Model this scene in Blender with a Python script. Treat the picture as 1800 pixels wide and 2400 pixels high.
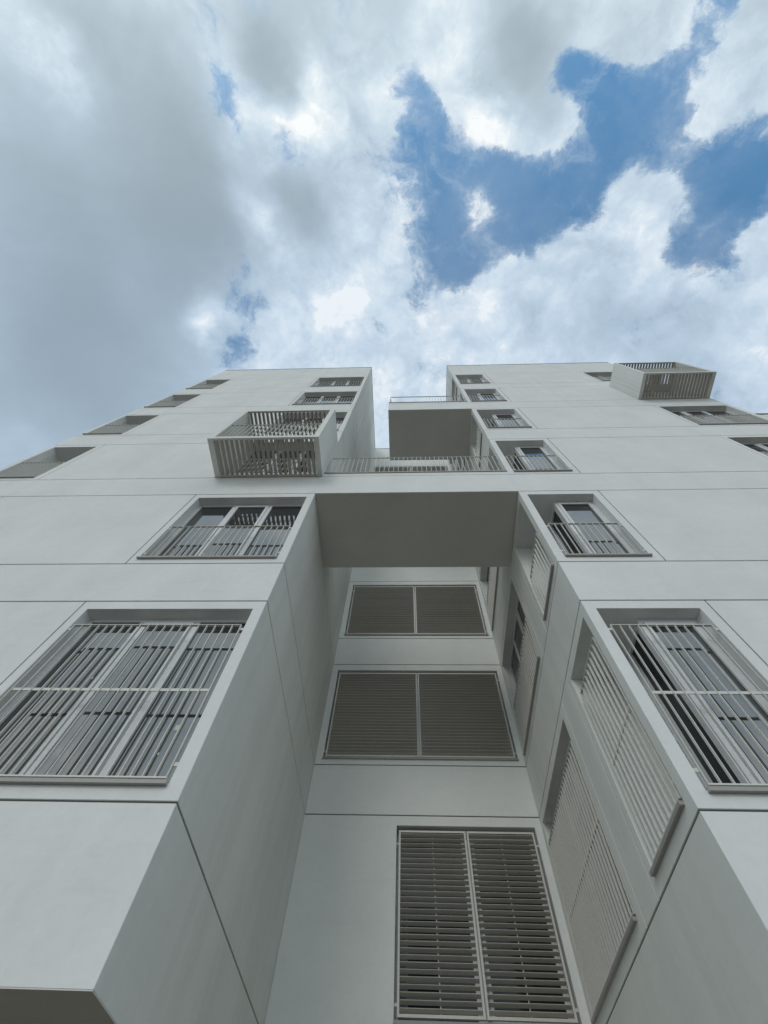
import bpy, bmesh, math, random
from mathutils import Matrix, Vector
random.seed(4)
for o in list(bpy.data.objects): bpy.data.objects.remove(o)
C = bpy.context.scene.collection
SC = bpy.context.scene

# ------------------------------------------------------------------ camera
EYE = 1.6                                    # eye height over the ground; heights below are given over the eye
F_PX, YAW, PITCH, ROLL, PX, PY = 1020.298, 0.0849803, 1.1475568, 0.0664462, 19.278, -56.852
cam = bpy.data.cameras.new('camera'); co = bpy.data.objects.new('camera', cam); C.objects.link(co)
co.matrix_world = Matrix.Translation((0, -3.27, EYE)) @ (Matrix.Rotation(YAW, 4, 'Z') @ Matrix.Rotation(math.pi/2 + PITCH, 4, 'X') @ Matrix.Rotation(ROLL, 4, 'Z'))
cam.sensor_fit = 'HORIZONTAL'; cam.sensor_width = 36; cam.lens = 36*F_PX/1800
cam.shift_x = -PX/1800; cam.shift_y = PY/1800
cam.clip_start = 0.05; cam.clip_end = 2000
SC.camera = co
SC.cycles.max_bounces = 6; SC.cycles.diffuse_bounces = 4; SC.cycles.glossy_bounces = 3

# ------------------------------------------------------------------ sky: blue sky behind broken cloud
OPEN = [(0.0268, -0.3276, 0.9444, 0.04, 0.8),
(0.0473, -0.2851, 0.9573, 0.0669, 0.9),
(0.0852, -0.2471, 0.9652, 0.0733, 0.9),
(0.0235, -0.2306, 0.9728, 0.0452, 0.5),
(0.028, -0.1831, 0.9827, 0.0674, 0.8),
(0.1015, -0.1801, 0.9784, 0.0708, 0.6),
(0.0554, -0.1233, 0.9908, 0.0586, 0.7),
(0.0753, -0.0588, 0.9954, 0.0792, 0.8),
(0.1152, -0.0899, 0.9893, 0.0682, 0.5),
(0.1822, -0.2027, 0.9621, 0.0676, 0.9),
(0.2438, -0.1577, 0.9569, 0.0844, 0.9),
(0.2093, -0.1089, 0.9718, 0.0814, 0.9),
(0.2004, -0.1847, 0.9621, 0.0456, 0.7),
(0.1568, -0.2142, 0.9641, 0.0299, 0.5),
(0.0843, -0.1809, 0.9799, 0.0473, 0.5),
(0.1874, -0.0711, 0.9797, 0.0509, 0.6),
(0.274, -0.1127, 0.9551, 0.0868, 0.9),
(0.3152, -0.1787, 0.932, 0.094, 0.9),
(0.3528, -0.224, 0.9085, 0.0872, 0.8),
(0.3116, -0.2847, 0.9066, 0.0702, 0.9),
(0.269, -0.3257, 0.9064, 0.0309, 0.5),
(0.2846, -0.2882, 0.9143, 0.0452, 0.6),
(0.3416, -0.2674, 0.901, 0.0448, 0.6),
(0.3868, -0.2582, 0.8853, 0.0689, 0.8),
(0.4034, -0.2956, 0.866, 0.0469, 0.7),
(0.4363, -0.3375, 0.8341, 0.0373, 0.8),
(0.4634, -0.1914, 0.8652, 0.089, 0.9),
(0.4139, -0.2043, 0.8871, 0.0655, 0.5),
(0.5019, -0.2018, 0.8411, 0.0603, 0.7),
(0.4805, -0.1289, 0.8674, 0.0869, 0.9),
(0.5285, -0.147, 0.8361, 0.0747, 0.9),
(0.5241, -0.0521, 0.85, 0.0686, 0.9),
(0.5013, -0.0397, 0.8643, 0.0497, 0.6),
(0.4741, -0.0835, 0.8765, 0.0562, 0.5),
(0.1259, -0.0572, 0.9904, 0.0524, 0.4),
(-0.0315, -0.3213, 0.9465, 0.0405, 0.35),
(-0.0228, -0.232, 0.9725, 0.034, 0.3),
(-0.0605, 0.052, 0.9968, 0.0287, 0.4),
(0.391, -0.0609, 0.9184, 0.0461, 0.4),
(0.4369, 0.0745, 0.8964, 0.0448, 0.45),
(0.4025, 0.0333, 0.9148, 0.0571, 0.35),
(0.3156, -0.1383, 0.9388, 0.0603, 0.5),
(-0.3084, -0.3671, 0.8776, 0.0295, 0.42),
(-0.3015, -0.3397, 0.8909, 0.0309, 0.42),
(-0.2868, -0.3104, 0.9063, 0.0357, 0.46),
(-0.2815, -0.2779, 0.9184, 0.0306, 0.38),
(-0.3107, -0.0895, 0.9463, 0.0492, 0.4),
(-0.3229, -0.0419, 0.9455, 0.055, 0.42),
(-0.3278, 0.0168, 0.9446, 0.066, 0.48),
(-0.3445, 0.0778, 0.9355, 0.0543, 0.42),
(-0.2869, 0.0008, 0.958, 0.0532, 0.32),
(-0.3626, 0.122, 0.9239, 0.0367, 0.35),
(-0.1899, -0.2484, 0.9498, 0.0436, 0.5),
(-0.2164, -0.2322, 0.9483, 0.0368, 0.4),
(0.108, -0.2105, 0.9716, 0.0342, -0.3),
(0.1202, -0.1792, 0.9764, 0.0376, -0.36),
(0.1365, -0.1425, 0.9803, 0.0389, -0.36),
(0.1541, -0.104, 0.9826, 0.04, -0.36),
(0.1657, -0.0679, 0.9838, 0.0385, -0.4),
(0.068, -0.1528, 0.9859, 0.0285, -0.25),
(0.1777, -0.2682, 0.9468, 0.0522, -0.9),
(0.2367, -0.2272, 0.9446, 0.0357, -0.7),
(0.2468, -0.2533, 0.9354, 0.0517, -0.8),
(0.1419, -0.2796, 0.9496, 0.0625, -0.9),
(0.0998, -0.3212, 0.9417, 0.0531, -1.0),
(0.0603, -0.3493, 0.9351, 0.0354, -1.0),
(0.4045, -0.1567, 0.901, 0.0626, -0.8),
(0.3985, -0.1107, 0.9105, 0.0804, -1.0),
(0.4524, -0.0991, 0.8863, 0.0495, -0.7),
(0.3339, -0.2203, 0.9165, 0.041, -0.55),
(0.2438, -0.1577, 0.9569, 0.0384, -0.5),
(0.284, -0.2609, 0.9227, 0.0402, -0.3),
(0.4839, -0.1158, 0.8674, 0.0405, -0.2),
(0.4475, -0.2431, 0.8606, 0.0424, -0.7),
(0.4506, -0.2158, 0.8662, 0.0312, -0.6),
(0.4881, -0.2696, 0.8301, 0.0727, -1.0),
(0.3555, -0.3226, 0.8772, 0.0527, -1.0),
(0.3222, -0.3549, 0.8776, 0.0514, -1.0),
(0.5634, -0.0623, 0.8239, 0.0389, -0.8),
(0.3022, -0.0811, 0.9498, 0.048, -0.8),
(0.2093, -0.0212, 0.9776, 0.0699, -0.9),
(0.3022, -0.2698, 0.9143, 0.0327, -0.3),
(-0.3889, 0.0403, 0.9204, 0.039, -0.7),
(-0.5285, -0.2005, 0.8249, 0.1883, -0.7),
(-0.5276, 0.0018, 0.8495, 0.1967, -0.7),
(-0.6323, 0.1894, 0.7513, 0.1852, -0.6),
(-0.3792, -0.337, 0.8618, 0.077, -0.5),
(-0.1856, -0.3513, 0.9177, 0.0697, -0.4),
(-0.1675, -0.0136, 0.9858, 0.1266, -0.6),
(-0.2326, 0.0833, 0.969, 0.0946, -0.5),
(-0.1998, -0.1279, 0.9715, 0.0904, -0.3),
(0.2041, -0.3478, 0.9151, 0.0802, -0.4),
(0.3452, 0.0666, 0.9362, 0.1718, -0.25)]
SHADE = [(-0.5122, -0.2022, 0.8347, 0.2668, -0.3),
(-0.5276, 0.0018, 0.8495, 0.3142, -0.3),
(-0.6323, 0.1894, 0.7513, 0.2433, -0.28),
(-0.399, -0.33, 0.8555, 0.1535, -0.35),
(-0.3736, -0.1679, 0.9122, 0.1252, -0.2),
(-0.6158, -0.064, 0.7853, 0.1308, -0.05),
(-0.3894, -0.0662, 0.9187, 0.1042, -0.15),
(-0.5197, -0.3075, 0.7971, 0.0602, 0.35),
(-0.4834, -0.3045, 0.8207, 0.0457, 0.18),
(-0.4716, -0.2403, 0.8484, 0.0758, 0.08),
(-0.5038, -0.3598, 0.7853, 0.0459, 0.1),
(-0.1989, -0.3556, 0.9132, 0.0627, -0.42),
(-0.2174, -0.3916, 0.8941, 0.0707, -0.3),
(-0.1872, -0.3257, 0.9267, 0.0395, -0.25),
(-0.1269, -0.3995, 0.9079, 0.0713, -0.25),
(-0.1243, -0.3722, 0.9198, 0.0373, 0.12),
(-0.2141, -0.1994, 0.9562, 0.0763, -0.35),
(-0.1641, -0.1354, 0.9771, 0.1069, -0.22),
(-0.2137, -0.1502, 0.9653, 0.0642, -0.18),
(-0.0834, -0.1495, 0.9852, 0.0575, -0.05),
(-0.0655, -0.2823, 0.9571, 0.0426, -0.1),
(-0.0953, -0.22, 0.9708, 0.0458, -0.1),
(-0.2835, -0.1495, 0.9472, 0.0628, 0.18),
(-0.2449, -0.2797, 0.9283, 0.0619, 0.12),
(-0.2603, -0.0656, 0.9633, 0.0682, 0.1),
(-0.1842, -0.2816, 0.9417, 0.0559, 0.12),
(-0.1815, 0.0393, 0.9826, 0.1028, 0.24),
(-0.2521, 0.0917, 0.9633, 0.1132, 0.08),
(-0.3458, -0.3111, 0.8852, 0.0629, -0.12),
(-0.3425, -0.2334, 0.91, 0.0628, -0.12),
(-0.3691, -0.1263, 0.9208, 0.0616, -0.1),
(-0.5164, 0.1255, 0.8471, 0.2046, -0.12),
(-0.2956, 0.0005, 0.9553, 0.053, -0.1),
(-0.1192, -0.0298, 0.9924, 0.1082, 0.1),
(-0.0345, 0.0072, 0.9994, 0.1022, 0.05),
(-0.3866, 0.0404, 0.9214, 0.052, 0.32),
(-0.3916, 0.0751, 0.9171, 0.0441, 0.2),
(-0.0193, 0.2571, 0.9662, 0.2545, 0.06),
(-0.2573, -0.0241, 0.966, 0.0528, -0.15),
(0.1849, -0.3401, 0.9221, 0.0943, -0.3),
(0.2274, -0.3638, 0.9033, 0.0774, -0.28),
(0.1519, -0.3717, 0.9159, 0.0728, -0.25),
(0.098, -0.342, 0.9346, 0.0387, 0.1),
(0.1269, -0.2749, 0.9531, 0.0491, 0.2),
(0.1853, -0.2407, 0.9528, 0.0431, 0.18),
(0.2387, -0.277, 0.9307, 0.0537, -0.1),
(0.3403, -0.3519, 0.872, 0.0623, -0.15),
(0.3631, -0.3167, 0.8763, 0.0353, 0.08),
(0.4752, -0.3037, 0.8258, 0.0809, -0.1),
(0.5289, 0.1285, 0.8389, 0.1904, -0.1),
(0.2827, 0.0231, 0.9589, 0.1732, -0.08),
(0.1824, 0.1402, 0.9732, 0.1442, 0.05),
(0.4047, 0.0498, 0.9131, 0.074, -0.2),
(0.5698, 0.0276, 0.8213, 0.1034, -0.05),
(-0.0139, -0.3811, 0.9244, 0.0678, -0.2)]

SUN_EL, SUN_AZ = math.radians(28), math.radians(196)      # behind the photographer, veiled by cloud
w = bpy.data.worlds.new('World'); SC.world = w; w.use_nodes = True
NT = w.node_tree; NT.nodes.clear(); L = NT.links.new
def N(t, **k):
    n = NT.nodes.new(t)
    for a, b in k.items(): setattr(n, a, b)
    return n
def M(op, a, b=None, c=None, clamp=False):
    n = N('ShaderNodeMath', operation=op, use_clamp=clamp)
    for i, v in enumerate((a, b, c)):
        if v is None: continue
        if isinstance(v, (int, float)): n.inputs[i].default_value = v
        else: L(v, n.inputs[i])
    return n.outputs[0]
def smooth(v, a, b, lo=0., hi=1.):
    n = N('ShaderNodeMapRange', interpolation_type='SMOOTHSTEP', clamp=True)
    L(v, n.inputs[0])
    for i, q in zip((1, 2, 3, 4), (a, b, lo, hi)): n.inputs[i].default_value = q
    return n.outputs[0]
tc = N('ShaderNodeTexCoord'); D0 = tc.outputs['Generated']
def noise(vec, scale, detail, rough=.55, dist=0., off=None):
    if off:
        a = N('ShaderNodeVectorMath', operation='ADD'); L(vec, a.inputs[0]); a.inputs[1].default_value = off; vec = a.outputs[0]
    n = N('ShaderNodeTexNoise'); L(vec, n.inputs['Vector']); n.inputs['Scale'].default_value = scale
    n.inputs['Detail'].default_value = detail; n.inputs['Roughness'].default_value = rough; n.inputs['Distortion'].default_value = dist
    return n
def warp(vec, scale, amt, detail=5, off=(0,0,0)):
    n = noise(vec, scale, detail, .6, 0, off)
    s = N('ShaderNodeVectorMath', operation='SUBTRACT'); L(n.outputs['Color'], s.inputs[0]); s.inputs[1].default_value = (.5, .5, .5)
    m = N('ShaderNodeVectorMath', operation='SCALE'); L(s.outputs[0], m.inputs[0]); m.inputs['Scale'].default_value = amt
    a = N('ShaderNodeVectorMath', operation='ADD'); L(vec, a.inputs[0]); L(m.outputs[0], a.inputs[1])
    return a.outputs[0]
DW = warp(warp(D0, 3.2, .09, 3), 12, .075, 8, (3, 1, 7))
def field(blobs, vec, base, k0=.1, k1=1.35):
    acc = None
    for x, y, z, s, wt in blobs:
        d = N('ShaderNodeVectorMath', operation='DISTANCE'); L(vec, d.inputs[0]); d.inputs[1].default_value = (x, y, z)
        v = smooth(d.outputs['Value'], s*k0, s*k1, wt, 0.)
        acc = M('ADD', v, base) if acc is None else M('ADD', acc, v)
    return acc
n1 = noise(DW, 8, 12, .68, .0, (1.3, 4.1, 2.2)).outputs[0]
n2 = noise(D0, 3.2, 8, .58, .3, (7.3, 2.1, 5.2)).outputs[0]
n3 = noise(DW, 24, 8, .66, .4, (2.3, 8.1, 3.2)).outputs[0]
opn = field(OPEN, DW, 0.0, 0., 1.5)
opn = M('SUBTRACT', M('MULTIPLY', smooth(opn, -1.2, 1.9), 1.9), 1.00)
opn = M('MULTIPLY_ADD', M('SUBTRACT', n1, .5), 2.9, opn)
opn = M('MULTIPLY_ADD', M('SUBTRACT', n3, .5), 1.0, opn)
cover = M('MULTIPLY', smooth(opn, -.34, .85, 1., 0.), .64); cover = M('ADD', cover, smooth(opn, -.06, .40, .36, 0.))
sh = field(SHADE, warp(D0, 4.5, .16, 4, (9, 2, 4)), .74)
sh = M('MULTIPLY_ADD', M('SUBTRACT', n2, .5), .8, sh)
lit = smooth(opn, -.6, .4, 0., .06); sh = M('ADD', sh, lit)     # cloud edges toward the open patches are thinner and brighter
n4 = noise(warp(D0, 6, .14, 4, (5, 9, 1)), 11, 7, .58, .2, (6.3, 1.1, 4.4)).outputs[0]
puff = smooth(sh, .38, .70)                      # billows show in the bright cloud, the dark bank is smooth
sh = M('ADD', sh, M('MULTIPLY', puff, M('MULTIPLY', M('SUBTRACT', n4, .5), .95)))
sh = M('ADD', sh, M('MULTIPLY', puff, M('MULTIPLY', M('SUBTRACT', n1, .5), -.7)))
sh = M('MULTIPLY_ADD', M('SUBTRACT', n3, .5), .10, sh)
ramp = N('ShaderNodeValToRGB'); L(sh, ramp.inputs[0])
cr = ramp.color_ramp; cr.interpolation = 'B_SPLINE'
for i, (p, c) in enumerate([(0., (.29, .37, .445)), (.30, (.345, .445, .54)), (.55, (.44, .56, .69)), (.75, (.54, .67, .805)), (.92, (.68, .78, .875)), (1., (.85, .90, .95))]):
    e = cr.elements[i] if i < 2 else cr.elements.new(p)
    e.position = p; e.color = (*c, 1)
# thin veil: the open patches are never quite clear
veil = smooth(n2, .40, .65, .0, .16)
sky = N('ShaderNodeTexSky', sky_type='NISHITA'); sky.sun_disc = False
sky.sun_elevation = SUN_EL; sky.sun_rotation = SUN_AZ
tint = N('ShaderNodeVectorMath', operation='MULTIPLY'); L(sky.outputs[0], tint.inputs[0]); tint.inputs[1].default_value = (.84, 1.36, 1.48)
bg1 = N('ShaderNodeBackground'); L(tint.outputs[0], bg1.inputs[0]); bg1.inputs[1].default_value = .14
bg2 = N('ShaderNodeBackground'); L(ramp.outputs[0], bg2.inputs[0])
# the cloud behind the photographer (sunlit side) and low round the horizon is brighter
sep = N('ShaderNodeSeparateXYZ'); L(D0, sep.inputs[0])
warm = N('ShaderNodeMix', data_type='VECTOR'); warm.clamp_factor = True
L(smooth(sep.outputs['Y'], .10, -.60, 0., 1.), warm.inputs[0]); warm.inputs[4].default_value = (1, 1, 1); warm.inputs[5].default_value = (1.30, 1.22, 1.10)
cm = N('ShaderNodeVectorMath', operation='MULTIPLY'); L(ramp.outputs[0], cm.inputs[0]); L(warm.outputs[1], cm.inputs[1]); L(cm.outputs[0], bg2.inputs[0])
mx = N('ShaderNodeMixShader'); L(M('ADD', cover, M('MULTIPLY', veil, M('SUBTRACT', 1., cover)), clamp=True), mx.inputs[0])
L(bg1.outputs[0], mx.inputs[1]); L(bg2.outputs[0], mx.inputs[2])
wo = N('ShaderNodeOutputWorld'); L(mx.outputs[0], wo.inputs[0])
w.cycles.sampling_method = 'MANUAL'; w.cycles.sample_map_resolution = 512

sun = bpy.data.lights.new('sun', 'SUN'); sun.energy = .5; sun.angle = math.radians(18); sun.color = (1., .96, .9)
so = bpy.data.objects.new('sun', sun); C.objects.link(so)
# direction to the sun, same angles as in the sky texture
sd = Vector((math.sin(SUN_AZ)*math.cos(SUN_EL), math.cos(SUN_AZ)*math.cos(SUN_EL), math.sin(SUN_EL)))
so.rotation_euler = sd.to_track_quat('Z', 'Y').to_euler()
so.location = (0, -20, 30)
vs = SC.view_settings; vs.view_transform = 'Standard'; vs.look = 'None'; vs.exposure = 0.0; vs.gamma = 1.0

# ------------------------------------------------------------------ materials
def new_mat(name):
    m = bpy.data.materials.new(name); m.use_nodes = True
    return m, m.node_tree, m.node_tree.nodes['Principled BSDF']
def plaster(name, col, streak=.0, mott=.05, bump=.25):
    m, t, b = new_mat(name); n, l = t.nodes, t.links
    tc = n.new('ShaderNodeTexCoord')
    def nz(scale, detail, rough=.6, sc=None):
        q = n.new('ShaderNodeTexNoise'); q.inputs['Scale'].default_value = scale; q.inputs['Detail'].default_value = detail; q.inputs['Roughness'].default_value = rough
        if sc:
            mp = n.new('ShaderNodeMapping'); mp.inputs['Scale'].default_value = sc; l.new(tc.outputs['Object'], mp.inputs[0]); l.new(mp.outputs[0], q.inputs['Vector'])
        else: l.new(tc.outputs['Object'], q.inputs['Vector'])
        return q.outputs['Fac']
    def mr(v, a, b_, lo, hi):
        q = n.new('ShaderNodeMapRange'); l.new(v, q.inputs[0])
        for i, x in zip((1, 2, 3, 4), (a, b_, lo, hi)): q.inputs[i].default_value = x
        return q.outputs[0]
    def mul(a, b_):
        q = n.new('ShaderNodeMath'); q.operation = 'MULTIPLY'; l.new(a, q.inputs[0]); l.new(b_, q.inputs[1]); return q.outputs[0]
    f = mr(nz(1.1, 6), .3, .7, 1-mott, 1+mott*.5)
    f = mul(f, mr(nz(16, 4), .3, .7, 1-mott*.35, 1+mott*.3))
    f = mul(f, mr(nz(260, 2), .3, .7, .965, 1.03))
    f = mul(f, mr(nz(1, 5, .65, (1.4, 1.4, 9)), .55, .8, 1., 1-mott*.8))       # trowelled bands
    if streak:
        # rain streaks, stronger toward the exposed top of the walls
        f = mul(f, mr(nz(1, 5, .6, (3.2, 3.2, .12)), .46, .72, 1., 1-streak*.5))
        sp = n.new('ShaderNodeSeparateXYZ'); l.new(tc.outputs['Object'], sp.inputs[0])
        up = mr(sp.outputs['Z'], 10., 23., 0., 1.)
        a = mr(nz(1, 6, .7, (8, 8, .10)), .45, .66, 0., streak*1.6)
        q = n.new('ShaderNodeMath'); q.operation = 'MULTIPLY_ADD'; l.new(mul(up, a), q.inputs[0]); q.inputs[1].default_value = -1; q.inputs[2].default_value = 1
        f = mul(f, q.outputs[0])
    mx = n.new('ShaderNodeVectorMath'); mx.operation = 'SCALE'; mx.inputs[0].default_value = col; l.new(f, mx.inputs['Scale'])
    l.new(mx.outputs[0], b.inputs['Base Color'])
    b.inputs['Roughness'].default_value = .9; b.inputs['Specular IOR Level'].default_value = .25
    bp = n.new('ShaderNodeBump'); bp.inputs['Strength'].default_value = bump; bp.inputs['Distance'].default_value = .004
    l.new(nz(210, 4, .7), bp.inputs['Height']); l.new(bp.outputs[0], b.inputs['Normal'])
    return m
PLASTER = plaster('white_plaster', (.79, .795, .78), .05, .07)
PLASTER_R = plaster('white_plaster_streaked', (.80, .81, .77), .16)
PLASTER_B = plaster('white_plaster_recess_lit', (.84, .85, .82), .03)  # same plaster, colour lightened to add ambient light inside the recess
SOFFIT = plaster('white_plaster_ceiling_shaded', (.70, .675, .635), 0, .06)  # same white paint, underside shade put into a darker, warmer colour
def plain(name, col, rough=.5, metal=0., var=.06, scale=30):
    m, t, b = new_mat(name); n, l = t.nodes, t.links
    tc = n.new('ShaderNodeTexCoord'); q = n.new('ShaderNodeTexNoise'); q.inputs['Scale'].default_value = scale; q.inputs['Detail'].default_value = 5
    l.new(tc.outputs['Object'], q.inputs['Vector'])
    r = n.new('ShaderNodeMapRange'); l.new(q.outputs['Fac'], r.inputs[0])
    for i, x in zip((1, 2, 3, 4), (.3, .7, 1-var, 1+var)): r.inputs[i].default_value = x
    mx = n.new('ShaderNodeVectorMath'); mx.operation = 'SCALE'; mx.inputs[0].default_value = col; l.new(r.outputs[0], mx.inputs['Scale'])
    l.new(mx.outputs[0], b.inputs['Base Color']); b.inputs['Roughness'].default_value = rough; b.inputs['Metallic'].default_value = metal
    return m
RAILM = plain('greige_painted_steel', (.665, .655, .605), .45)
SLATM = plain('greige_painted_slats', (.42, .39, .345), .5)
SHUTM = plain('shutter_slat_paint', (.58, .54, .48), .5)
FRAME = plain('pale_aluminium_frame', (.70, .71, .72), .35)
SILLM = plain('sill_metal', (.36, .345, .32), .45)
JOINT = plain('joint_shade_dirt', (.13, .125, .11), .9)  # dark strip colour paints in the groove shadow, with some dirt
CAPM = plain('dark_roof_flashing', (.07, .072, .075), .4)
STICK = plain('paper_sticker', (.7, .68, .6), .8)
def glass_mat(name, ior):
    m, t, b = new_mat(name); n, l = t.nodes, t.links
    b.inputs['Base Color'].default_value = (.016, .018, .021, 1); b.inputs['Roughness'].default_value = .03; b.inputs['IOR'].default_value = ior; b.inputs['Coat Weight'].default_value = .6 if ior > 2 else 0.; b.inputs['Coat Roughness'].default_value = .02
    tc = n.new('ShaderNodeTexCoord'); q = n.new('ShaderNodeTexNoise'); q.inputs['Scale'].default_value = 1.7; q.inputs['Detail'].default_value = 1
    l.new(tc.outputs['Object'], q.inputs['Vector'])
    bp = n.new('ShaderNodeBump'); bp.inputs['Strength'].default_value = .25; bp.inputs['Distance'].default_value = .01
    l.new(q.outputs['Fac'], bp.inputs['Height']); l.new(bp.outputs[0], b.inputs['Normal'])
    return m
GLASS = glass_mat('window_glass', 2.6); GLASS_S = glass_mat('window_glass_behind_shutter', 1.45)
GROUNDM = plain('grey_paving', (.145, .13, .105), .9, var=.25, scale=2)

# ------------------------------------------------------------------ helpers
def front(u, v, d): return (u, d, v + EYE)                 # facade plane y=0, depth inwards
XL, XR, YB = -1.662, 1.964, 4.136
XLL, XRR = -8.77, 9.53
def ret_r(u, v, d): return (XR + d, u, v + EYE)            # right return wall of the recess, u = y
def ret_l(u, v, d): return (XL - d, u, v + EYE)
def rear(u, v, d): return (u, YB + d, v + EYE)
def ident(u, v, d): return (u, d, v + EYE)
class MB:
    def __init__(s): s.bm = bmesh.new()
    def box(s, P, u0, u1, v0, v1, d0, d1):
        vs_ = [s.bm.verts.new(P(u, v, d)) for u in (u0, u1) for v in (v0, v1) for d in (d0, d1)]
        for f in ((0,1,3,2), (4,6,7,5), (0,4,5,1), (2,3,7,6), (0,2,6,4), (1,5,7,3)):
            s.bm.faces.new([vs_[i] for i in f])
        return s
    def hexa(s, pts):
        vs_ = [s.bm.verts.new(p) for p in pts]
        for f in ((0,1,3,2), (4,6,7,5), (0,4,5,1), (2,3,7,6), (0,2,6,4), (1,5,7,3)): s.bm.faces.new([vs_[i] for i in f])
        return s
    def quad(s, *pts):
        s.bm.faces.new([s.bm.verts.new(p) for p in pts]); return s
    def sheet(s, P, u0, u1, v0, v1, d0, d1, holes=(), backs=True):
        """wall slab with rectangular holes, shared vertices, closed reveals"""
        us = sorted({u0, u1, *[q for h in holes for q in h[:2] if u0 < q < u1]}); vs_ = sorted({v0, v1, *[q for h in holes for q in h[2:] if v0 < q < v1]})
        nu, nv = len(us)-1, len(vs_)-1
        def full(i, j):
            if not (0 <= i < nu and 0 <= j < nv): return False
            a, b = (us[i]+us[i+1])/2, (vs_[j]+vs_[j+1])/2
            return not any(h[0] < a < h[1] and h[2] < b < h[3] for h in holes)
        V = {}
        def vv(i, j, k):
            if (i, j, k) not in V: V[i, j, k] = s.bm.verts.new(P(us[i], vs_[j], (d0, d1)[k]))
            return V[i, j, k]
        F = s.bm.faces.new
        for i in range(nu):
            for j in range(nv):
                if not full(i, j): continue
                F((vv(i,j,0), vv(i+1,j,0), vv(i+1,j+1,0), vv(i,j+1,0)))
                if backs: F((vv(i,j,1), vv(i,j+1,1), vv(i+1,j+1,1), vv(i+1,j,1)))
                if not full(i-1, j): F((vv(i,j,0), vv(i,j+1,0), vv(i,j+1,1), vv(i,j,1)))
                if not full(i+1, j): F((vv(i+1,j,0), vv(i+1,j,1), vv(i+1,j+1,1), vv(i+1,j+1,0)))
                if not full(i, j-1): F((vv(i,j,0), vv(i,j,1), vv(i+1,j,1), vv(i+1,j,0)))
                if not full(i, j+1): F((vv(i,j+1,0), vv(i+1,j+1,0), vv(i+1,j+1,1), vv(i,j+1,1)))
        return s
    def build(s, name, m, parent=None, bevel=0., label=None):
        me = bpy.data.meshes.new(name)
        bmesh.ops.recalc_face_normals(s.bm, faces=s.bm.faces)
        s.bm.to_mesh(me); s.bm.free(); me.materials.append(m)
        o = bpy.data.objects.new(name, me); C.objects.link(o)
        if parent is not None: o.parent = parent
        if bevel:
            b = o.modifiers.new('bevel', 'BEVEL'); b.width = bevel; b.segments = 2; b.limit_method = 'ANGLE'
        if label: o['label'] = label
        return o
def thing(name, label, cat, loc=(0, 0, 0)):
    o = bpy.data.objects.new(name, None); C.objects.link(o); o.location = loc; o['label'] = label; o['category'] = cat
    return o

# ------------------------------------------------------------------ levels (metres over the eye)
BASE = [1.865 + 3*k for k in range(6)]        # lower joint of each window storey
HJ = 2.215                                    # upper joint of a storey
SOF, ROOF = .951, 21.45
OB, OT = .13, 2.075                           # window opening bottom / top over the joint
T, TW, G = .016, .124, .008                   # render coat, wall thickness, half joint
bld = thing('apartment_building', 'white plastered apartment block with a deep central recess, slatted balconies and barred windows', 'building')

# ------------------------------------------------------------------ walls
def coat(P, u0, u1, vj, holes, e0=True, e1=True, name='wall', mat=PLASTER, u_start=None, v0=SOF, v1=ROOF):
    """rendered panels separated by real grooves; vj = x of the vertical joints inside window storeys"""
    b = MB()
    rows = [(v0, BASE[0], False)]
    for k in range(6):
        rows.append((BASE[k], BASE[k]+HJ, True))
        rows.append((BASE[k]+HJ, BASE[k+1] if k < 5 else v1, False))
    for a, c, win in rows:
        cols = [u0, *(vj if win else ()), u1]
        for i in range(len(cols)-1):
            ua = cols[i] + (G if i > 0 else 0); ub = cols[i+1] - (G if i < len(cols)-2 else 0)
            va = a + (G if a != v0 else 0); vb = c - (G if c != v1 else 0)
            hs = [h for h in holes if ua < h[0] < ub and va < (h[2]+h[3])/2 < vb]
            b.sheet(P, ua, ub, va, vb, 0, T, hs, backs=False)
    o = b.build(name, mat, bld)
    m = o.modifiers.new('bevel', 'BEVEL'); m.width = .003; m.segments = 1; m.limit_method = 'ANGLE'
    for k in range(6):
        for z in (BASE[k], BASE[k]+HJ): MB().quad(P(u0, z-G, T-.003), P(u1, z-G, T-.003), P(u1, z+G, T-.003), P(u0, z+G, T-.003)).build('joint', JOINT, o)
        for x in vj: MB().quad(P(x-G, BASE[k]+G, T-.0035), P(x+G, BASE[k]+G, T-.0035), P(x+G, BASE[k]+HJ-G, T-.0035), P(x-G, BASE[k]+HJ-G, T-.0035)).build('joint', JOINT, o)
    return o
WA = (-8.66, -7.60); WB = (-3.735, -1.787); WC = (2.090, 3.222); WD = (7.45, 9.40)
def hol(rng, ks=range(6), ob=OB, ot=OT): return [(rng[0], rng[1], BASE[k]+ob, BASE[k]+ot) for k in ks]
HL = hol(WA) + hol(WB); HR = hol(WC) + hol(WD)
wl = coat(front, XLL, XL, (-7.46, -3.845), HL)
wr = coat(front, XR, XRR, (3.355, 7.35), HR)
E_ = (.122, 1.085); G_ = (1.775, 4.02)
HE = hol(E_) + hol(G_)
rl = coat(ret_l, T, YB, (), [], mat=PLASTER_R)
rr = coat(ret_r, T, YB, (1.20, 1.632), HE, mat=PLASTER_R)
HB = [(-.22, 1.86, BASE[0]+OB-.01, BASE[0]+OT)] + [(-1.535, 1.86, BASE[k]+OB-.01, BASE[k]+OT-.02) for k in range(1, 6)]
rb = coat(rear, XL, XR, (), HB, mat=PLASTER_B, v0=-EYE)
MB().sheet(front, XLL, XL-T, SOF+.002, ROOF, T, TW, HL).build('wall_core', PLASTER, wl)
MB().sheet(front, XR+T, XRR, SOF+.002, ROOF, T, TW, HR).build('wall_core', PLASTER, wr)
MB().sheet(ret_l, TW, YB, SOF+.002, ROOF, T, TW, []).build('wall_core', PLASTER_R, rl)
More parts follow.
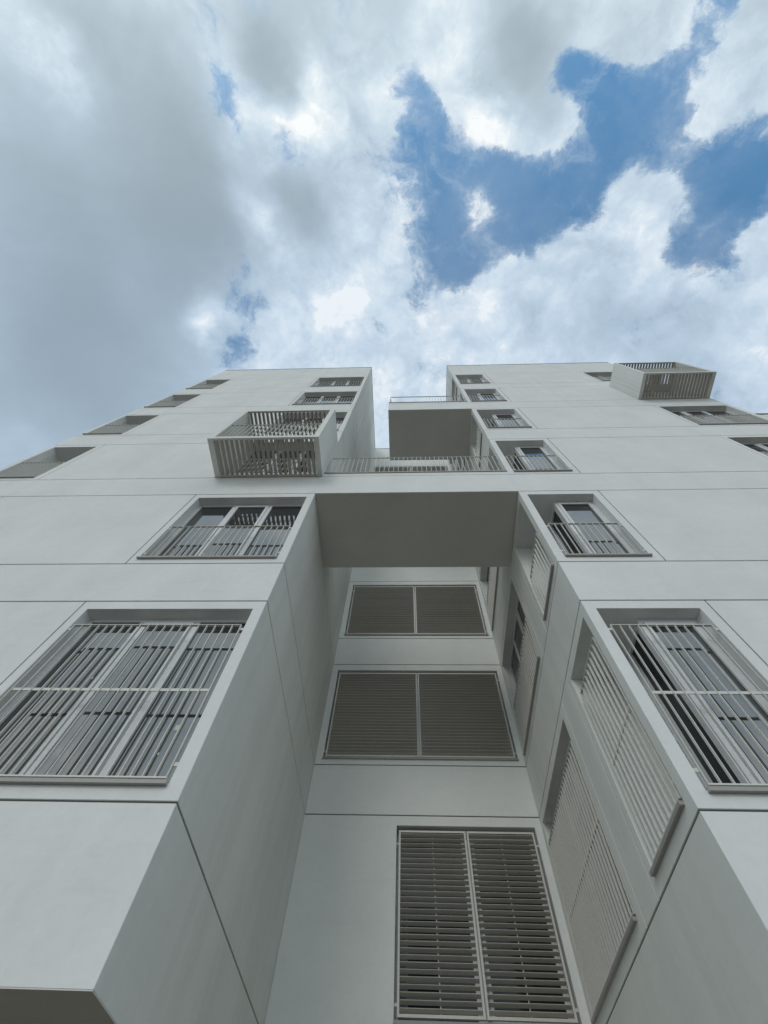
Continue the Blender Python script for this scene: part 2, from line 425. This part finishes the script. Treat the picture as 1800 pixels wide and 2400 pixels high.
MB().sheet(ret_r, TW, YB, SOF+.002, ROOF, T, TW, HE).build('wall_core', PLASTER_R, rr)
MB().sheet(rear, XL-TW, XR+TW, -EYE, ROOF, T, TW, HB).build('wall_core', PLASTER, rb)
# outer side walls, rear wall, roof slab, undersides over the open ground floor
DEEP = 13.0
def part(name, m, *a): return MB().box(ident, *a).build(name, m, bld)
part('wall', PLASTER_R, XLL, XLL+.12, SOF, ROOF, TW, DEEP); part('wall', PLASTER_R, XRR-.12, XRR, SOF, ROOF, TW, DEEP); part('wall', PLASTER_R, XLL+.12, XRR-.12, SOF, ROOF, DEEP-.12, DEEP)
for a in ((XLL+.13, XL-TW-.001, ROOF-.6, ROOF-.35, TW+.001, DEEP-.13), (XR+TW+.001, XRR-.13, ROOF-.6, ROOF-.35, TW+.001, DEEP-.13), (XL-TW, XR+TW, ROOF-.6, ROOF-.35, YB+TW+.001, DEEP-.13)): part('roof', CAPM, *a)
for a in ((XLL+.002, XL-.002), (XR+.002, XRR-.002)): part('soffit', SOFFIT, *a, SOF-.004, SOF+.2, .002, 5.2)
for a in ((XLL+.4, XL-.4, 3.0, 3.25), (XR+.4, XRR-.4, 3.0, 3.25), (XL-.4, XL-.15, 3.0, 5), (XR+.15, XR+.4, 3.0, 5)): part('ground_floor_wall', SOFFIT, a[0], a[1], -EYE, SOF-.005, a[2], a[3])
cz0, cz1 = ROOF, ROOF+.04
for a in ((XLL-.012, XL+.012, -.012, .16), (XR-.012, XRR+.012, -.012, .16), (XL-.16, XL+.012, .16, YB-.012), (XR-.012, XR+.16, .16, YB-.012), (XL-.16, XR+.16, YB-.012, YB+.16), (XLL-.012, XLL+.16, .16, DEEP), (XRR-.16, XRR+.012, .16, DEEP)):
    part('roof_flashing', CAPM, a[0], a[1], cz0, cz1, a[2], a[3])

# ------------------------------------------------------------------ railings of upright flat bars
def railing(P, u0, u1, v0, v1, d0=-.004, mid=None, parent=None, pitch=.0935, brackets=True, bottom=True, bar=.007, dep=.028):
    b = MB(); n = max(2, round((u1-u0)/pitch)); st = (u1-u0-bar)/n
    for i in range(n+1):
        x = u0 + i*st
        b.box(P, x, x+bar, v0+.012, v1-.008, d0+.001, d0+dep-.001)
    if brackets:
        for v in (v1-.07, v0+.10):
            b.box(P, u0-.045, u0, v, v+.03, d0+.015, d0+.022); b.box(P, u1, u1+.045, v, v+.03, d0+.015, d0+.022)
    o = b.build('railing', RAILM, parent or bld)
    h = MB(); h.box(P, u0-.001, u1+.001, v1-.008, v1, d0, d0+dep)
    h.build('handrail', RAILM, o)
    q = MB(); q.box(P, u0-.001, u1+.001, v0, v0+.012, d0, d0+dep)
    q.build('cross_rail', RAILM, o)
    if mid: MB().box(P, u0+bar, u1-bar, mid-.014, mid+.014, d0+.012, d0+.020).build('cross_rail', RAILM, o)
    return o
def sill(P, u0, u1, v, parent, out=.035):
    b = MB(); b.box(P, u0, u1, v-.022, v+.006, -out, -.002); b.box(P, u0+.003, u1-.003, v-.004, v+.010, -.002, TW+.03)
    return b.build('sill', SILLM, parent)
def liner(P, u0, u1, v0, v1, parent, sides='LRTB', dd=.22):
    """plaster reveal between wall and window frame"""
    b = MB(); t = .05
    if 'L' in sides: b.box(P, u0-t, u0, v0-t, v1+t, TW, dd)
    if 'R' in sides: b.box(P, u1, u1+t, v0-t, v1+t, TW, dd)
    if 'T' in sides: b.box(P, u0, u1, v1, v1+t, TW, dd)
    if 'B' in sides: b.box(P, u0, u1, v0-t, v0, TW, dd)
    return b.build('reveal', PLASTER, parent)
def window(P, u0, u1, v0, v1, d, panes=3, sash=(1,), mull=.062, handle=False, fr=.045, parent=None, name='window', glass=None):
    """aluminium frame with mullions; panes, one opening sash"""
    b = MB(); dp = .06
    b.box(P, u0, u1, v0, v0+fr, d, d+dp); b.box(P, u0, u1, v1-fr, v1, d, d+dp)
    b.box(P, u0, u0+fr, v0+fr, v1-fr, d, d+dp); b.box(P, u1-fr, u1, v0+fr, v1-fr, d, d+dp)
    W = u1-u0; cuts = [u0+fr] ; cols = []
    for i in range(1, panes):
        x = u0 + W*i/panes; b.box(P, x-mull/2, x+mull/2, v0+fr, v1-fr, d, d+dp)
        cols.append((cuts[-1], x-mull/2)); cuts.append(x+mull/2)
    cols.append((cuts[-1], u1-fr))
    o = b.build(name, FRAME, parent or bld)
    for i, (a, c_) in enumerate(cols):
        ga, gc, g0, g1 = a, c_, v0+fr, v1-fr
        if i in sash:
            s = .048; q = MB(); e = .004
            q.box(P, a+e, c_-e, g0+e, g0+s, d-.012, d+.045); q.box(P, a+e, c_-e, g1-s, g1-e, d-.012, d+.045)
            q.box(P, a+e, a+s, g0+s, g1-s, d-.012, d+.045); q.box(P, c_-s, c_-e, g0+s, g1-s, d-.012, d+.045)
            q.build('sash', FRAME, o)
            ga, gc, g0, g1 = a+s, c_-s, g0+s, g1-s
            if handle:
                h = MB(); hx = c_-s*.75 if handle == 'R' else a+s*.25; hz = v0+(v1-v0)*.45
                h.box(P, hx, hx+.018, hz, hz+.07, d-.02, d-.012); h.box(P, hx, hx+.016, hz-.09, hz+.045, d-.045, d-.03); h.box(P, hx+.003, hx+.013, hz+.02, hz+.045, d-.032, d-.02)
                h.build('handle', FRAME, o)
        dd = d + (.030 if i not in sash else .016)
        dd += random.uniform(-.003, .003)
        tl = random.uniform(-.0015, .0015)
        Pt = lambda u, v, dq, tl=tl, g0=g0: P(u, v, dq + tl*(v-g0))
        MB().box(Pt, ga-.004, gc+.004, g0-.004, g1+.004, dd, dd+.012).build('pane', glass or GLASS, o)
        q = MB(); t = .006        # black gasket line
        q.box(P, ga-.001, gc+.001, g0-.001, g0+t, dd-.005, dd-.0005); q.box(P, ga-.001, gc+.001, g1-t, g1+.001, dd-.005, dd-.0005)
        q.box(P, ga-.001, ga+t, g0+t, g1-t, dd-.005, dd-.0005); q.box(P, gc-t, gc+.001, g0+t, g1-t, dd-.005, dd-.0005)
        q.build('gasket', CAPM, o)
    return o
WD_ = .155
for k in range(6):
    z0, z1 = BASE[k]+OB, BASE[k]+OT
    tall = k == 0
    rt = BASE[k] + (1.815 if tall else 1.03); mid = BASE[k]+.965 if tall else None; rbm = BASE[k] + .165
    for rng, sd_ in ((WB, 1), (WD, 1)):
        if rng is WD and k == 0 and False: continue
        wn = window(front, rng[0], rng[1], z0, z1, WD_, 3, (1,) if rng is WB else (1,))
        liner(front, rng[0], rng[1], z0, z1, wn); sill(front, rng[0]-.004, rng[1]-.006, z0, wn)
        railing(front, rng[0]+.038, rng[1]-.040, rbm, rt, mid=mid)
    # left corner window: a shallow loggia, glazed at its back
    ln = MB(); a, c_ = WA
    ln.box(ident, a-.05, a, z0-.05, z1+.05, TW, 1.1); ln.box(ident, c_, c_+.05, z0-.05, z1+.05, TW, 1.1); ln.box(ident, a, c_, z1, z1+.05, TW, 1.1); ln.box(ident, a, c_, z0-.05, z0, TW, 1.1)
    wn = window(front, a, c_, z0, z1, 1.0, 2, (1,))
    ln.build('reveal', PLASTER, wn); sill(front, a-.004, c_-.006, z0, wn)
    railing(front, a+.038, c_-.040, rbm, rt, mid=mid)
    # corner window by the recess: front pane, side door, open corner loggia
    a, c_ = WC; xs = 2.555
    wn = window(front, xs, c_, z0, z1, WD_, 1, (0,), fr=.05)
    side = lambda u, v, d, xs=xs: (xs + d, u, v + EYE)
    w2 = window(side, WD_+.062, 1.09, z0, z1, .004, 2, (1,), fr=.05, handle='L', glass=GLASS_S)
    ln = MB(); x0_ = XR+TW
    ln.box(ident, x0_, c_+.05, z1, z1+.05, TW, 1.16); ln.box(ident, x0_, c_+.05, z0-.05, z0, TW, 1.16)
    ln.box(ident, x0_, xs+.07, z0, z1, 1.092, 1.16); ln.box(ident, c_, c_+.05, z0, z1, TW, .24)
    ln.box(ident, xs+.002, xs+.07, z0, z1, WD_+.0601, WD_+.0619)
    ln.build('reveal', PLASTER, wn); sill(front, a+.004, c_+.004, z0, wn)
    railing(front, a+.042, c_-.042, rbm, rt, mid=mid)
    # guards on the return wall
    railing(ret_r, E_[0]+.033, E_[1]-.10, rbm, rt-.02, mid=mid); sill(ret_r, E_[0]+.01, E_[1]-.004, z0, wn)
    wn = window(ret_r, G_[0], G_[1], z0, z1, .16, 3, (1,))
    liner(ret_r, G_[0], G_[1], z0, z1, wn); sill(ret_r, G_[0]+.004, G_[1]-.004, z0, wn)
    railing(ret_r, G_[0]+.033, G_[1]-.035, rbm, rt-.02, mid=mid)

# ------------------------------------------------------------------ rear wall: louvred shutters over the windows
def shutter(u0, u1, v0, v1, k):
    wn = window(rear, u0, u1, v0, v1, .20, 2, (1,), mull=.14, glass=GLASS_S)
    liner(rear, u0, u1, v0, v1, wn, dd=.27); sill(rear, u0-.004, u1+.004, v0-.002, wn, out=.03)
    e = .036; f = .026; um = (u0+u1)/2; g = .008
    grp = MB()     # hinges that carry the leaves
    for v in (v0+.12, v1-.24):
        grp.box(rear, u0, u0+e, v, v+.028, .03, .045); grp.box(rear, u1-e, u1, v, v+.028, .03, .045)
    sh = grp.build('shutter', RAILM, bld)
    for a, c_ in ((u0+e, um-g), (um+g, u1-e)):
        va, vb = v0+.035, v1-.06; b = MB()
        b.box(rear, a, c_, va, va+f, .008, .048); b.box(rear, a, c_, vb-f, vb, .008, .048)
        b.box(rear, a, a+f, va+f, vb-f, .008, .048); b.box(rear, c_-f, c_, va+f, vb-f, .008, .048)
        lf = b.build('leaf_frame', RAILM, sh)
        s = MB(); n = round((vb-va-2*f)/.063); st = (vb-va-2*f)/n
        an = math.radians(-27); dw = .053; th = .006
        for i in range(n):
            zc = va+f+(i+.5)*st; tilt = an + random.uniform(-.03, .03)
            cu, su = math.cos(tilt), math.sin(tilt)
            pts = []
            for u in (a+f+.003, c_-f-.003):
                for q in (-th/2, th/2):
                    for r in (-dw/2, dw/2):
                        pts.append(rear(u, zc + r*su + q*cu, .028 + r*cu - q*su))
            s.hexa(pts)
        s.build('slats', SHUTM, lf)
        uc = (a+c_)/2; MB().box(rear, uc-.006, uc+.006, va+f, vb-f, .050, .054).build('control_rod', RAILM, lf)
    return sh
SHS = [shutter(*h, k) for k, h in enumerate(HB)]
g = MB()                                        # dark grille behind the left leaf of the lowest shutter
for x in (-.135, -.07, .335): g.box(rear, x-.007, x+.007, BASE[0]+.2, BASE[0]+1.25, .125, .137)
for i in range(9): z = BASE[0]+.2+i*.131; g.box(rear, -.063, .328, z-.006, z+.006, .125, .137)
g.build('grille', CAPM, SHS[0])

# ------------------------------------------------------------------ walkway bridges across the recess
def bridge(x0, x1, v0, v1, y1, vj, label, end=False):
    b = MB(); b.box(ident, x0, x1, v0, vj-G, 0, y1).box(ident, x0, x1, vj+G, v1, 0, y1).box(ident, x0+.01, x1-.01, vj-G, vj+G, .012, y1-.012)
    o = b.build('walkway_slab', PLASTER, bld, label=label)
    MB().box(ident, x0-(.012 if end else -.002), x1-.002, v1, v1+.035, -.02, .05).build('edge_trim', SILLM, o)
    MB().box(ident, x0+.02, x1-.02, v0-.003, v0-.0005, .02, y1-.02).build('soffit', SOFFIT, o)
    return o
lower = bridge(XL, XR, 7.082, 8.0, 1.605, 7.865, 'lower walkway spanning the whole recess between the two blocks')
railing(front, XL+.045, XR-.04, 8.035, 8.90, d0=.0, parent=bld, pitch=.0955, brackets=False, bar=.008)
upper = bridge(-.557, XR, 13.078, 14.0, 1.64, 13.865, 'upper walkway stopping short of the left block', end=True)
railing(front, -.545, XR-.06, 14.035, 14.90, d0=.0, parent=bld, pitch=.0955, brackets=False, bar=.008)
sideP = lambda u, v, d: (-.545 + d, u, v + EYE)
railing(sideP, .06, 1.60, 14.035, 14.90, d0=.0, parent=bld, pitch=.0955, brackets=False, bar=.008)

# ------------------------------------------------------------------ projecting slatted balconies
def balcony(x0, x1, v0, label):
    """side cheeks, slatted floor and roof, railing in the open front"""
    D1 = .815; v1 = v0+2.13; ct = .108
    o = MB().box(ident, x0, x0+ct, v0, v1, -D1, -.001).build('balcony', PLASTER_R, bld, bevel=.004, label=label)
    MB().box(ident, x1-ct, x1, v0, v1, -D1, -.001).build('side_cheek', PLASTER_R, o, bevel=.004)
    e = .003
    for va, vb in ((v0+e, v0+.11), (v1-.075, v1-e)):
        MB().box(ident, x0+ct, x1-ct, va, vb, -D1+.002, -D1+.045).build('edge_beam', RAILM, o); MB().box(ident, x0+ct, x1-ct, va, vb-.02, -.05, -.002).build('edge_beam', RAILM, o)
    for nm, va, vb in (('floor_slats', v0+.012, v0+.062), ('roof_slats', v1-.062, v1-.012)):
        s = MB(); n = round((x1-x0-2*ct)/.098); st = (x1-x0-2*ct)/n
        for i in range(n):
            x = x0+ct+(i+.5)*st; s.box(ident, x-.023, x+.023, va, vb, -D1+.045, -.05)
        s.build(nm, SLATM, o)
    P = lambda u, v, d: (u, -D1+.012+d, v + EYE)
    r = railing(P, x0+ct+.012, x1-ct-.012, v0+.115, v0+.955, d0=0, parent=o, brackets=False)
    for ch in list(r.children): ch.parent = o          # keep the tree three levels deep
    return o
balcony(-3.813, XL-.003, BASE[2], 'slatted balcony box on the left block, beside the lower walkway')
balcony(7.305, 9.50, BASE[4], 'slatted balcony box high on the right block at its outer corner')

# stickers on the lowest left window
b = MB()
for u, v, s1, s2 in ((-2.02, 3.52, .03, .014), (-2.03, 3.30, .02, .03), (-2.07, 2.55, .045, .055), (-2.72, 2.58, .03, .012), (-3.2, 3.1, .03, .03), (-2.1, 2.33, .015, .02)):
    b.box(front, u, u+s1, v, v+s2, WD_+.0245, WD_+.0255)
b.build('sticker', STICK, bld)

# ------------------------------------------------------------------ neighbouring block glimpsed past the right corner
nb = thing('neighbouring_building', 'pale flat-roofed block showing past the right edge of the white building', 'building', (26, 4, 0))
PN = lambda u, v, d: (u-26, d, v + EYE)
MB().sheet(PN, 14, 40, -EYE, 26.4, 0, .3, [(20+4*i, 22+4*i, 2+3*j, 3.6+3*j) for i in range(4) for j in range(8)]).box(PN, 14, 14.3, -EYE, 26.4, .3, 12).box(PN, 39.7, 40, -EYE, 26.4, .3, 12).box(PN, 14.3, 39.7, -EYE, 26.4, 11.7, 12).box(PN, 14.3, 39.7, 26, 26.2, .3, 11.7).build('wall', PLASTER_R, nb)
MB().box(PN, 13.95, 40.05, 26.4, 26.5, -.05, .3).build('roof_flashing', CAPM, nb)
for i in range(4):
    for j in range(8):
        MB().box(PN, 20+4*i, 22+4*i, 2+3*j, 3.6+3*j, .18, .22).build('window', GLASS, nb)

g = MB().quad((-300, -300, 0), (300, -300, 0), (300, 300, 0), (-300, 300, 0)).build('ground', GROUNDM); g['kind'] = 'structure'
